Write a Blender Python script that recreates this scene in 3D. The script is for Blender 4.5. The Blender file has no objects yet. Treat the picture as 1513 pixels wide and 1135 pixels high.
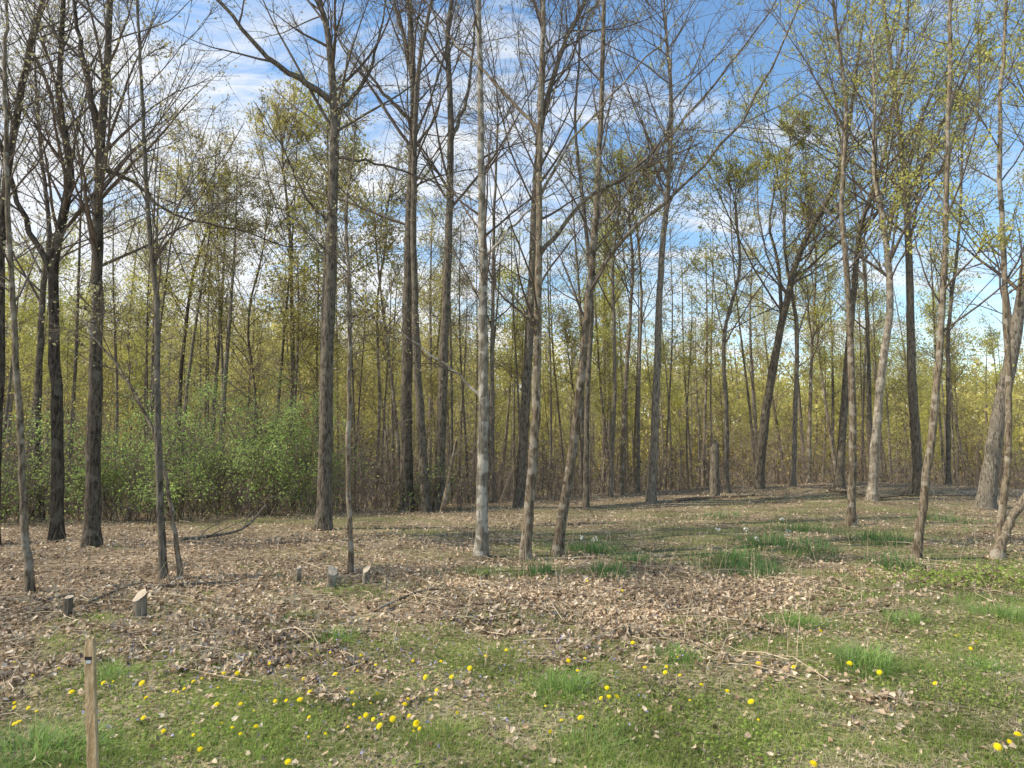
import bpy, math, random, time
import numpy as np
T0=time.time()
rng=np.random.default_rng(11)
random.seed(5)
scene=bpy.context.scene
COL=scene.collection
F=1000.0; CX,CY=756.5,567.5; PITCH=math.atan((670-567.5)/F)
SP,CP=math.sin(PITCH),math.cos(PITCH)
CAMZ=1.6
def ray(px,py):
    a=(px-CX)/F; b=(CY-py)/F
    return np.array([a,CP-b*SP,SP+b*CP])
def sstep(t):
    t=np.clip(t,0,1); return t*t*(3-2*t)
def vn(x,y,s=1.0,o=0.0):
    x=x*s+o; y=y*s-o*1.7
    return (np.sin(x*1.3+1.7*np.sin(y*.9+.5))+np.sin(y*1.7+1.3*np.sin(x*1.1+2.1))+.6*np.sin(2.9*x+1.9*y+o)+.5*np.sin(3.7*y-2.3*x+1.1))/3.1
def edge(x): return np.interp(x,[-14,-3,.3,5,15],[14.5,17.6,20.5,24,27])
def height(x,y):
    x=np.asarray(x,float); y=np.asarray(y,float)
    t=y-edge(x)
    h=-5.0*sstep(t/38.)
    h=h+.45*np.exp(-((x-12)/8.)**2-((y-26)/6.)**2)
    amp=15+17*sstep((60-x)/140.)
    h=h+amp*sstep((y-58)/130.)
    h=h+0.035*vn(x,y,1.1,.3)*sstep((y-2)/4)+.10*vn(x,y,.35,2)*sstep((y-5)/8)
    h=h+4.5*vn(x,y,.022,1)*sstep((y-60)/60)+1.5*vn(x,y,.06,4)*sstep((y-60)/60)
    return h
def at(px,py,dmax=60):
    r=ray(px,py); t=2.0
    while t<dmax:
        p=r*t
        if p[2]+CAMZ<=height(p[0],p[1]) or p[1]>edge(p[0])+2: break
        t+=.02
    p=r*t
    return np.array([p[0],p[1],float(height(p[0],p[1]))])
def onplane(px,py,Y):
    r=ray(px,py); t=Y/r[1]
    return np.array([r[0]*t,Y,CAMZ+r[2]*t])

# ------------------------------------------------------------ mesh helpers
def mk_mesh(name,V,Q=None,T=None,mats=(),midx=None,smooth=True):
    me=bpy.data.meshes.new(name)
    V=np.asarray(V,np.float32).reshape(-1,3)
    loops=[];starts=[];n=0
    if Q is not None and len(Q):
        Q=np.asarray(Q,np.int32); loops.append(Q.ravel()); starts.append(np.arange(len(Q))*4); n=len(Q)*4
    if T is not None and len(T):
        T=np.asarray(T,np.int32); loops.append(T.ravel()); starts.append(n+np.arange(len(T))*3)
    L=np.concatenate(loops).astype(np.int32); S=np.concatenate(starts).astype(np.int32)
    me.vertices.add(len(V)); me.vertices.foreach_set('co',V.ravel())
    me.loops.add(len(L)); me.loops.foreach_set('vertex_index',L)
    me.polygons.add(len(S)); me.polygons.foreach_set('loop_start',S)
    for m in mats: me.materials.append(m)
    if midx is not None: me.polygons.foreach_set('material_index',np.asarray(midx,np.int32))
    me.polygons.foreach_set('use_smooth',np.full(len(S),smooth,dtype=bool))
    me.update(calc_edges=True)
    return me
def link(name,me,parent=None,loc=None):
    o=bpy.data.objects.new(name,me); COL.objects.link(o)
    if parent is not None: o.parent=parent
    if loc is not None: o.location=loc
    return o
def tag(o,label=None,cat=None,group=None,kind=None):
    if label: o['label']=label
    if cat: o['category']=cat
    if group: o['group']=group
    if kind: o['kind']=kind
    return o
def thing(name,label,cat,loc,group=None):
    o=bpy.data.objects.new(name,None); COL.objects.link(o); o.location=[float(v) for v in loc]; o.empty_display_size=.2
    return tag(o,label,cat,group)
def nrm(v): return v/np.maximum(np.linalg.norm(v,axis=-1,keepdims=True),1e-9)
def tubes(P,R,S=4,rn=0.0):
    N,K,_=P.shape
    Tn=np.empty_like(P); Tn[:,1:-1]=P[:,2:]-P[:,:-2]; Tn[:,0]=P[:,1]-P[:,0]; Tn[:,-1]=P[:,-1]-P[:,-2]
    Tn=nrm(Tn)
    ref=np.tile(np.array([.31,.87,.12]),(N,1)); ref[np.abs((Tn.mean(1)*nrm(ref)).sum(1))>.85]=[.9,-.2,.3]
    A=nrm(np.cross(Tn,ref[:,None,:])); B=np.cross(Tn,A)
    th=np.arange(S)*2*np.pi/S
    rr=R[:,:,None]*np.ones(S)
    if rn: rr=rr*(1+rn*rng.standard_normal(rr.shape))
    V=P[:,:,None,:]+rr[...,None]*(np.cos(th)[None,None,:,None]*A[:,:,None,:]+np.sin(th)[None,None,:,None]*B[:,:,None,:])
    base=(np.arange(N)*K*S)[:,None,None]+(np.arange(K-1)*S)[None,:,None]
    s=np.arange(S)[None,None,:]; s2=(s+1)%S
    Q=np.stack([base+s,base+s2,base+S+s2,base+S+s],-1).reshape(-1,4)
    return V.reshape(-1,3),Q
class MB:
    def __init__(s): s.V=[];s.Q=[];s.T=[];s.n=0
    def add(s,V,Q=None,T=None):
        s.V.append(V)
        if Q is not None and len(Q): s.Q.append(np.asarray(Q)+s.n)
        if T is not None and len(T): s.T.append(np.asarray(T)+s.n)
        s.n+=len(V)
    def mesh(s,name,mats,smooth=True):
        return mk_mesh(name,np.concatenate(s.V),np.concatenate(s.Q) if s.Q else None,np.concatenate(s.T) if s.T else None,mats,smooth=smooth)
def catmull(pts,n):
    pts=np.asarray(pts,float); m=len(pts)
    ext=np.vstack([2*pts[0]-pts[1],pts,2*pts[-1]-pts[-2]])
    u=np.linspace(0,m-1,n); i=np.minimum(u.astype(int),m-2); t=(u-i)[:,None]
    a,b,c,d=ext[i],ext[i+1],ext[i+2],ext[i+3]
    return .5*((2*b)+(-a+c)*t+(2*a-5*b+4*c-d)*t*t+(-a+3*b-3*c+d)*t**3)
def grow(P,R,m,tlo,thi,L,ang,K,up,wig,rf,rmin,relative=True,dirbias=None):
    N,Kp,_=P.shape
    t=np.sort(rng.uniform(tlo,thi,(N,m)),1); u=t*(Kp-1); i=np.minimum(u.astype(int),Kp-2); f=(u-i)[...,None]
    n=np.arange(N)[:,None]
    p=P[n,i]*(1-f)+P[n,i+1]*f; tn=nrm(P[n,i+1]-P[n,i]); r=R[n,i]*(1-f[...,0])+R[n,i+1]*f[...,0]
    rv=rng.standard_normal((N,m,3))
    if dirbias is not None: rv=rv+dirbias
    perp=nrm(rv-(rv*tn).sum(-1,keepdims=True)*tn)
    a=rng.normal(ang,.18,(N,m,1))
    d=nrm(np.cos(a)*tn+np.sin(a)*perp)
    if relative:
        Lp=np.linalg.norm(np.diff(P,axis=1),axis=-1).sum(1)[:,None]
        ln=Lp*L*(1.2-t)*rng.uniform(.6,1.25,(N,m))
    else: ln=L*(1.25-t)*rng.uniform(.4,1.4,(N,m))
    M=N*m; p=p.reshape(M,3); d=d.reshape(M,3); ln=ln.reshape(M,1); r=r.reshape(M)
    out=np.empty((M,K,3)); out[:,0]=p
    for k in range(1,K):
        d=nrm(d+wig*rng.standard_normal((M,3))+np.array([0,0,up]))
        p=p+d*ln/(K-1); out[:,k]=p
    r0=np.maximum(r*rf*rng.uniform(.6,1.15,M),rmin*1.2)
    rr=r0[:,None]*(1-np.linspace(0,1,K)[None,:]**.9)+rmin*.7*np.linspace(0,1,K)[None,:]
    rr=np.maximum(rr,rmin*.7)
    return out,rr
def leafquads(Cn,size,flat=0.0,asp=.6):
    n=len(Cn); nv=rng.standard_normal((n,3)); nv[:,2]+=flat; nv=nrm(nv)
    rv=rng.standard_normal((n,3)); A=nrm(np.cross(nv,rv)); B=np.cross(nv,A)
    s=(size*rng.uniform(.55,1.3,n))[:,None]
    V=np.stack([Cn-A*s*.5,Cn-B*s*.5*asp,Cn+A*s*.5,Cn+B*s*.5*asp+nv*s*.12],1).reshape(-1,3)
    Q=np.arange(n*4).reshape(-1,4)
    return V,Q
def along(P,n,jit):
    N,K,_=P.shape
    m=max(1,n//2)
    k=rng.integers(0,N,m); u=rng.uniform(.2,1,m)*(K-1); i=np.minimum(u.astype(int),K-2); f=(u-i)[:,None]
    c=P[k,i]*(1-f)+P[k,i+1]*f
    return np.repeat(c,2,0)+rng.normal(0,jit,(m*2,3))

# ------------------------------------------------------------ materials
def newmat(name):
    m=bpy.data.materials.new(name); m.use_nodes=True; nt=m.node_tree; nt.nodes.clear()
    return m,nt,nt.nodes,nt.links
def ramp(nd,cols,pos=None,interp='LINEAR'):
    r=nd.new('ShaderNodeValToRGB'); cr=r.color_ramp; cr.interpolation=interp
    n=len(cols); pos=pos or [i/(n-1) for i in range(n)]
    while len(cr.elements)<n: cr.elements.new(.5)
    for e,c,p in zip(cr.elements,cols,pos): e.position=p; e.color=(*c,1)
    return r
def leafmat(name,cols,trans=.35,rough=.7,patch=None,spec=.2):
    m,nt,nd,lk=newmat(name)
    g=nd.new('ShaderNodeNewGeometry'); r=ramp(nd,cols); lk.new(g.outputs['Random Per Island'],r.inputs[0])
    col=r.outputs[0]
    if patch:
        no=nd.new('ShaderNodeTexNoise'); no.inputs['Scale'].default_value=patch; no.inputs['Detail'].default_value=3
        lk.new(g.outputs['Position'],no.inputs['Vector'])
        mx=nd.new('ShaderNodeHueSaturation'); mr=nd.new('ShaderNodeMapRange'); mr.inputs[1].default_value=.3; mr.inputs[2].default_value=.7; mr.inputs[3].default_value=.6; mr.inputs[4].default_value=1.3
        lk.new(no.outputs[0],mr.inputs[0]); lk.new(mr.outputs[0],mx.inputs['Value']); lk.new(col,mx.inputs['Color']); col=mx.outputs[0]
    b=nd.new('ShaderNodeBsdfPrincipled'); b.inputs['Roughness'].default_value=rough; b.inputs['Specular IOR Level'].default_value=spec
    lk.new(col,b.inputs['Base Color']); out=nd.new('ShaderNodeOutputMaterial')
    if trans>0:
        tr=nd.new('ShaderNodeBsdfTranslucent'); lk.new(col,tr.inputs[0]); ms=nd.new('ShaderNodeMixShader'); ms.inputs[0].default_value=trans
        lk.new(b.outputs[0],ms.inputs[1]); lk.new(tr.outputs[0],ms.inputs[2]); lk.new(ms.outputs[0],out.inputs[0])
    else: lk.new(b.outputs[0],out.inputs[0])
    return m
def barkmat(name,c1,c2,c3=None,spots=0.0,scale=9.0,rough=.9):
    m,nt,nd,lk=newmat(name)
    mp=nd.new('ShaderNodeMapping'); mp.inputs['Scale'].default_value=(1,1,.22)
    g=nd.new('ShaderNodeNewGeometry'); lk.new(g.outputs['Position'],mp.inputs[0])
    n1=nd.new('ShaderNodeTexNoise'); n1.inputs['Scale'].default_value=scale*3; n1.inputs['Detail'].default_value=6; n1.inputs['Roughness'].default_value=.7
    lk.new(mp.outputs[0],n1.inputs['Vector'])
    r=ramp(nd,[c1,c2],[.40,.59]); lk.new(n1.outputs[0],r.inputs[0]); col=r.outputs[0]
    if c3:
        n2=nd.new('ShaderNodeTexNoise'); n2.inputs['Scale'].default_value=5.5; n2.inputs['Detail'].default_value=5; lk.new(g.outputs['Position'],n2.inputs['Vector'])
        r2=ramp(nd,[(0,0,0),(1,1,1)],[.58-spots*.3,.64-spots*.2]); lk.new(n2.outputs[0],r2.inputs[0])
        mx=nd.new('ShaderNodeMix'); mx.data_type='RGBA'; lk.new(r2.outputs[0],mx.inputs[0]); lk.new(col,mx.inputs[6]); mx.inputs[7].default_value=(*c3,1); col=mx.outputs[2]
    oi=nd.new('ShaderNodeObjectInfo'); hs=nd.new('ShaderNodeHueSaturation'); mr=nd.new('ShaderNodeMapRange'); mr.inputs[3].default_value=.8; mr.inputs[4].default_value=1.2
    lk.new(oi.outputs['Random'],mr.inputs[0]); lk.new(mr.outputs[0],hs.inputs['Value']); lk.new(col,hs.inputs['Color'])
    b=nd.new('ShaderNodeBsdfPrincipled'); b.inputs['Roughness'].default_value=rough; b.inputs['Specular IOR Level'].default_value=.15
    lk.new(hs.outputs[0],b.inputs['Base Color'])
    bp=nd.new('ShaderNodeBump'); bp.inputs['Strength'].default_value=1; bp.inputs['Distance'].default_value=.03; lk.new(n1.outputs[0],bp.inputs['Height']); lk.new(bp.outputs[0],b.inputs['Normal'])
    out=nd.new('ShaderNodeOutputMaterial'); lk.new(b.outputs[0],out.inputs[0]); return m
def plain(name,c,rough=.6):
    m,nt,nd,lk=newmat(name); b=nd.new('ShaderNodeBsdfPrincipled'); b.inputs['Roughness'].default_value=rough
    n=nd.new('ShaderNodeTexNoise'); n.inputs['Scale'].default_value=60; r=ramp(nd,[tuple(v*.8 for v in c),tuple(min(1,v*1.15) for v in c)],[.35,.65]); lk.new(n.outputs[0],r.inputs[0]); lk.new(r.outputs[0],b.inputs['Base Color'])
    out=nd.new('ShaderNodeOutputMaterial'); lk.new(b.outputs[0],out.inputs[0]); return m
M={}
M['dark']=barkmat('bark_dark',(.035,.028,.021),(.13,.108,.08),(.14,.125,.095),.1)
M['mid']=barkmat('bark_mid',(.055,.045,.034),(.21,.18,.135),(.19,.165,.12),.12)
M['grey']=barkmat('bark_grey',(.075,.063,.048),(.28,.245,.19),(.20,.175,.13),.15)
M['brown']=barkmat('bark_brown',(.09,.068,.045),(.30,.245,.17),(.35,.31,.24),.15)
M['pale']=barkmat('bark_pale',(.14,.12,.085),(.34,.305,.24),(.50,.47,.39),.3)
M['tan']=barkmat('bark_tan',(.14,.115,.08),(.36,.31,.235),(.42,.37,.29),.2)
M['twig']=plain('twig_bark',(.12,.092,.067),.85)
M['twig_red']=plain('twig_bark_reddish',(.18,.135,.095),.85)
M['brush']=plain('brush_bark',(.19,.15,.115),.85)
M['wood']=plain('cut_wood',(.50,.41,.29),.8)
M['rot']=barkmat('rotten_wood',(.07,.055,.04),(.26,.21,.15))
M['yg']=leafmat('spring_leaves',[(.46,.45,.08),(.60,.57,.14),(.66,.62,.21),(.38,.42,.09)],.48,patch=.5)
M['yg2']=leafmat('spring_leaves_olive',[(.46,.40,.11),(.60,.52,.19),(.54,.51,.14)],.48,patch=.4)
M['bud']=leafmat('leaf_buds',[(.42,.37,.23),(.42,.40,.17),(.55,.50,.33)],.3)
M['shrub']=leafmat('shrub_leaves',[(.32,.46,.12),(.44,.58,.18),(.28,.40,.11),(.54,.62,.22)],.5,patch=1.2)
M['far']=leafmat('far_foliage',[(.57,.50,.13),(.48,.40,.15),(.68,.60,.19),(.42,.42,.13)],.42,patch=.07)
M['grass']=leafmat('grass_blades',[(.18,.28,.045),(.27,.38,.08),(.38,.44,.13),(.24,.35,.07),(.56,.48,.27)],.42,patch=1.6)
M['grass2']=leafmat('woodland_grass',[(.14,.22,.05),(.20,.31,.08),(.29,.37,.12),(.16,.26,.06)],.4,patch=1.3)
M['tuft']=leafmat('tuft_blades',[(.20,.33,.07),(.31,.45,.13),(.25,.39,.10),(.46,.55,.24)],.42)
M['daff']=leafmat('bulb_leaves',[(.10,.20,.06),(.15,.27,.09),(.20,.32,.11)],.38)
M['weed']=leafmat('weed_leaves',[(.22,.33,.05),(.33,.45,.09),(.44,.51,.14),(.26,.31,.08)],.42,patch=1.8)
M['litter']=leafmat('dead_leaves',[(.21,.135,.078),(.50,.37,.23),(.67,.53,.36),(.37,.255,.15),(.80,.68,.50),(.50,.375,.24),(.12,.08,.05)],.15,rough=.65,patch=.8,spec=.35)
M['straw']=leafmat('dry_stalks',[(.52,.42,.26),(.70,.59,.40),(.30,.22,.15)],.1)
M['petal']=leafmat('dandelion_petals',[(.92,.70,.01),(.97,.82,.02)],.25)
M['violet']=leafmat('violet_petals',[(.34,.29,.52),(.45,.41,.64),(.55,.52,.72)],.3)
M['white']=leafmat('white_petals',[(.8,.8,.74),(.7,.7,.62)],.3)
M['stem']=plain('green_stem',(.25,.35,.11))

# ------------------------------------------------------------ ground
def fine(x,y): return .5*vn(x,y,2.1,4)+.35*vn(x,y,5.3,1)+.25*vn(x,y,11,7)
def lawn(x,y):
    b=np.interp(x,[-5,-3.7,-2.2,-1,1,2.5,4.5,7],[4.9,5.1,5.7,6.3,6.0,6.4,8.4,9.4])
    n=vn(x,y,1.5,.7)*.7+vn(x,y,4.2,3)*.6+vn(x,y,9,1)*.5
    l=sstep((b-y)/3.0+.5+n*.6)
    for (gx,gy,sx,sy,a) in [(3.2,13.2,3.2,2.6,.95),(6.5,14,3.6,3.4,.95),(1.3,12.0,2.2,1.4,.9),(4.5,10.5,2.6,1.2,.75),(7.5,10,2.6,1.8,.9),(9,18,5,5,.7),(-4.5,16,3.5,1.9,.8),(-1.8,8,1.1,.8,.55),(.3,9.5,1.0,.7,.65),(3,18.5,4,2.5,.6),(-1,14,2.4,1.7,.6),(-4,7,1,.7,.5),(-2.2,10.8,1.4,.8,.5)]:
        l=np.maximum(l,a*np.exp(-((x-gx)/sx)**2-((y-gy)/sy)**2)*(.9+n*1.4))
    l=np.maximum(l,sstep((fine(x,y)-.28)*2.5)*.65)
    return np.clip(l,0,1)
def green(x,y): return np.clip(.58+1.15*fine(x+3,y-2),0.05,1)
ys=np.concatenate([np.linspace(-8,2,12)[:-1],2*np.exp(np.linspace(0,math.log(900/2.),420))])
us=np.linspace(-1,1,301)
Yg,Ug=np.meshgrid(ys,us,indexing='ij'); Xg=Ug*(8+np.maximum(Yg,0)*1.5)
Zg=height(Xg,Yg)
nu=len(us); nyy=len(ys)
ii,jj=np.meshgrid(np.arange(nyy-1),np.arange(nu-1),indexing='ij'); b0=(ii*nu+jj).ravel()
Qg=np.stack([b0,b0+1,b0+nu+1,b0+nu],-1)
def groundmat():
    m,nt,nd,lk=newmat('ground_cover'); g=nd.new('ShaderNodeNewGeometry'); at_=nd.new('ShaderNodeAttribute'); at_.attribute_name='grass'
    dn=nd.new('ShaderNodeTexNoise'); dn.inputs['Scale'].default_value=9; lk.new(g.outputs['Position'],dn.inputs['Vector'])
    va=nd.new('ShaderNodeVectorMath'); va.operation='MULTIPLY_ADD'; lk.new(dn.outputs['Color'],va.inputs[0]); va.inputs[1].default_value=(.12,.12,.12); lk.new(g.outputs['Position'],va.inputs[2])
    vo=nd.new('ShaderNodeTexVoronoi'); vo.inputs['Scale'].default_value=15; vo.inputs['Randomness'].default_value=1; lk.new(va.outputs[0],vo.inputs['Vector'])
    sp=nd.new('ShaderNodeSeparateColor'); lk.new(vo.outputs['Color'],sp.inputs[0])
    r=ramp(nd,[(.09,.06,.035),(.25,.18,.11),(.41,.315,.205),(.16,.11,.065),(.50,.40,.27)]); lk.new(sp.outputs[0],r.inputs[0])
    n2=nd.new('ShaderNodeTexNoise'); n2.inputs['Scale'].default_value=26; n2.inputs['Detail'].default_value=6; lk.new(g.outputs['Position'],n2.inputs['Vector'])
    r2=ramp(nd,[(.06,.055,.025),(.14,.14,.05),(.27,.24,.10),(.48,.40,.24)],[.32,.45,.55,.65]); lk.new(n2.outputs[0],r2.inputs[0])
    mx=nd.new('ShaderNodeMix'); mx.data_type='RGBA'; lk.new(at_.outputs['Fac'],mx.inputs[0]); lk.new(r.outputs[0],mx.inputs[6]); lk.new(r2.outputs[0],mx.inputs[7])
    n3=nd.new('ShaderNodeTexNoise'); n3.inputs['Scale'].default_value=.8; n3.inputs['Detail'].default_value=4; lk.new(g.outputs['Position'],n3.inputs['Vector'])
    hs=nd.new('ShaderNodeHueSaturation'); mr=nd.new('ShaderNodeMapRange'); mr.inputs[1].default_value=.3; mr.inputs[2].default_value=.7; mr.inputs[3].default_value=.7; mr.inputs[4].default_value=1.25
    lk.new(n3.outputs[0],mr.inputs[0]); lk.new(mr.outputs[0],hs.inputs['Value']); lk.new(mx.outputs[2],hs.inputs['Color'])
    b=nd.new('ShaderNodeBsdfPrincipled'); b.inputs['Roughness'].default_value=.95; b.inputs['Specular IOR Level'].default_value=.1; lk.new(hs.outputs[0],b.inputs['Base Color'])
    bp=nd.new('ShaderNodeBump'); bp.inputs['Strength'].default_value=.6; bp.inputs['Distance'].default_value=.03; lk.new(vo.outputs['Distance'],bp.inputs['Height']); lk.new(bp.outputs[0],b.inputs['Normal'])
    out=nd.new('ShaderNodeOutputMaterial'); lk.new(b.outputs[0],out.inputs[0]); return m
gm=mk_mesh('ground',np.stack([Xg,Yg,Zg],-1).reshape(-1,3),Qg,mats=[groundmat()])
a=gm.attributes.new('grass','FLOAT','POINT'); a.data.foreach_set('value',lawn(Xg,Yg).astype(np.float32).ravel())
go=link('ground',gm); tag(go,kind='structure')

def scat(n,y0,y1,pxa=-120,pxb=1633,pw=1.0):
    px=rng.uniform(pxa,pxb,n); y=y0*np.exp(rng.uniform(0,1,n)**pw*math.log(y1/y0)); return (px-CX)/F*y,y
def blades(x,y,z,L,W,lean,K=3,spread=None):
    n=len(x); az=rng.uniform(0,2*np.pi,n); d=np.stack([np.cos(az),np.sin(az),np.zeros(n)],-1)
    fw=az+rng.uniform(-.9,.9,n)+np.pi/2; w=np.stack([np.cos(fw),np.sin(fw),np.zeros(n)],-1)
    base=np.stack([x,y,z],-1); ln=np.abs(lean*rng.standard_normal(n)+lean*.6)
    if spread is not None:
        d=nrm(np.stack([spread[0],spread[1],np.zeros(n)],-1)); w=np.stack([-d[:,1],d[:,0],np.zeros(n)],-1)
    rows=[]
    for k in range(K):
        t=k/(K); c=base+d*(L*ln*t*t*1.0+L*ln*.3*t)[:,None]; c[:,2]+=L*t*(1-.35*np.minimum(ln,1.6)*t)
        ww=(W*(1-t*.75))[:,None]*w; rows+= [c-ww*.5,c+ww*.5]
    t=1; c=base+d*(L*ln*1.3)[:,None]; c[:,2]+=L*(1-.35*np.minimum(ln,1.6)); rows.append(c)
    V=np.stack(rows,1); m=2*K+1; o=(np.arange(n)*m)[:,None]
    Q=np.concatenate([o+np.array([[2*k,2*k+1,2*k+3,2*k+2]]) for k in range(K-1)],0)
    T=o+np.array([[2*K-2,2*K-1,2*K]])
    return V.reshape(-1,3),Q,T
x,y=scat(260000,2.5,10); g_=green(x,y); k=rng.uniform(0,1,len(x))<lawn(x,y)*g_; x,y,g_=x[k],y[k],g_[k]
V,Q,T=blades(x,y,height(x,y)-.003,rng.uniform(.02,.06,len(x))*(.6+.8*g_),rng.uniform(.003,.006,len(x)),.9,2)
tag(link('lawn_grass',mk_mesh('lawn_grass',V,Q,T,[M['grass']])),'short yellow green spring grass of the foreground lawn','grass',kind='stuff')
x,y=scat(95000,7.5,26); g_=green(x,y); k=rng.uniform(0,1,len(x))<np.clip(lawn(x,y)*1.3-.25,0,1)*(.15+.85*g_); x,y=x[k],y[k]
V,Q,T=blades(x,y,height(x,y)-.003,rng.uniform(.04,.12,len(x)),rng.uniform(.006,.011,len(x)),.8,2)
tag(link('woodland_grass',mk_mesh('woodland_grass',V,Q,T,[M['grass2']])),'taller green grass in loose patches between the front trees and over the knoll','grass',kind='stuff')
x,y=scat(120000,2.5,14); k=rng.uniform(0,1,len(x))<lawn(x,y)*np.clip(.28+1.2*vn(x,y,1.9,9)+.6*fine(x,y),0,1); x,y=x[k],y[k]
V,Q=leafquads(np.stack([x,y,height(x,y)+rng.uniform(.003,.035,len(x))],-1),.020,1.8,.9)
tag(link('lawn_weeds',mk_mesh('lawn_weeds',V,Q,None,[M['weed']])),'low broad leaved weeds creeping through the foreground lawn','weeds',kind='stuff')
x,y=scat(120000,2.5,14); k=rng.uniform(0,1,len(x))<lawn(x,y)*np.clip(1.05-1.2*green(x,y),.05,1); x,y=x[k],y[k]
V,Q,T=blades(x,y,height(x,y)+.003,rng.uniform(.02,.055,len(x)),rng.uniform(.002,.004,len(x)),2.2,2)
tag(link('dry_thatch',mk_mesh('dry_thatch',V,Q,T,[M['straw']])),'pale dead grass in thin patches of the lawn','dry grass',kind='stuff')
def litter(x,y,size,zj=.03):
    n=len(x); nv=rng.standard_normal((n,3))*.38; nv[:,2]+=1; nv=nrm(nv)
    rv=rng.standard_normal((n,3)); A=nrm(np.cross(nv,rv)); B=np.cross(nv,A); s=(size*rng.uniform(.4,1.3,n))[:,None]
    c=np.stack([x,y,height(x,y)+rng.uniform(0.004,zj,n)],-1)
    cu=rng.uniform(-.3,.9,n)[:,None]; cv=rng.uniform(-.5,1.3,n)[:,None]; asp=rng.uniform(.45,.85,n)[:,None]
    pts=[c-nv*s*.04]
    for a_ in range(7):
        an=2*np.pi*a_/7+rng.uniform(-.25,.25,(n,1)); ra=.5*rng.uniform(.62,1.15,(n,1))*(1.15 if a_==0 else 1)
        u=np.cos(an)*ra; v=np.sin(an)*ra*asp
        pts.append(c+A*s*u+B*s*v+nv*s*(cu*u*u*2+cv*v*v*2+.1*rng.standard_normal((n,1))*ra))
    V=np.stack(pts,1).reshape(-1,3); o=(np.arange(n)*8)[:,None]
    T=np.concatenate([o+np.array([[0,1+q,1+(q+1)%7]]) for q in range(7)],0)
    return V,T
x,y=scat(175000,2.7,28)
l=lawn(x,y); dens=np.clip(1-l*1.0,0,1)*(.68+.5*vn(x,y,.9,4))+.06*(1.3-green(x,y))+.01
pile=np.exp(-((x-1.5)/1.7)**2-((y-6.7)/.8)**2)
k=rng.uniform(0,1,len(x))<dens+pile*.6; x,y=x[k],y[k]
V,T=litter(x,y,np.where(lawn(x,y)>.6,.040,.060),.038)
tag(link('leaf_litter',mk_mesh('leaf_litter',V,None,T,[M['litter']],smooth=False)),'brown curled dead leaves covering the woodland floor','leaf litter',kind='stuff')
x,y=scat(2200,3.8,24); k=lawn(x,y)<.6; x,y=x[k],y[k]; n=len(x)
az=rng.uniform(0,2*np.pi,n); L=rng.uniform(.1,1,n)**2*.9+.08; P=np.zeros((n,4,3))
for q in range(4):
    t=q/3-.5; P[:,q,0]=x+np.cos(az)*L*t+rng.normal(0,.02,n); P[:,q,1]=y+np.sin(az)*L*t+rng.normal(0,.02,n); P[:,q,2]=height(P[:,q,0],P[:,q,1])+.02+rng.uniform(0,.05,n)
R=rng.uniform(.002,.006,n)[:,None]*np.array([1,.9,.7,.35]); V,Q=tubes(P,R,4)
mb=MB(); mb.add(V,Q)
x,y=scat(1100,5.2,22); k=lawn(x,y)<.85; x,y=x[k],y[k]; n=len(x); P=np.zeros((n,4,3)); L=rng.uniform(.1,.55,n); dx=rng.normal(0,.25,n); dy=rng.normal(0,.25,n)
for q in range(4): t=q/3; P[:,q]=np.stack([x+dx*L*t**1.5,y+dy*L*t**1.5,height(x,y)+L*t*.95],-1)
V,Q=tubes(P,np.tile(np.array([.003,.0028,.002,.0012]),(n,1)),3); mb.add(V,Q)
tag(link('fallen_twigs',mb.mesh('fallen_twigs',[M['straw']])),'pale dry twigs and stalks strewn over the dead leaves','twigs',kind='stuff')
x,y=scat(2400,3.6,9,100,1000); k=rng.uniform(0,1,len(x))<np.exp(-((x+.7)/1.8)**2-((y-5.6)/1.2)**2)*(.5+.6*vn(x,y,2.7,6)); x,y=x[k],y[k]
z=height(x,y)+rng.uniform(.03,.06,len(x)); C0=np.stack([x,y,z],-1); mb=MB()
for q in range(2):
    V,Q=leafquads(C0+rng.normal(0,.005,C0.shape),.018,.6,.8); mb.add(V,Q)
tag(link('violet_flowers',mb.mesh('violet_flowers',[M['violet']])),'tiny pale purple violets scattered where the lawn meets the dead leaves','flowers',kind='stuff')
print('ground done',time.time()-T0)

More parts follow.
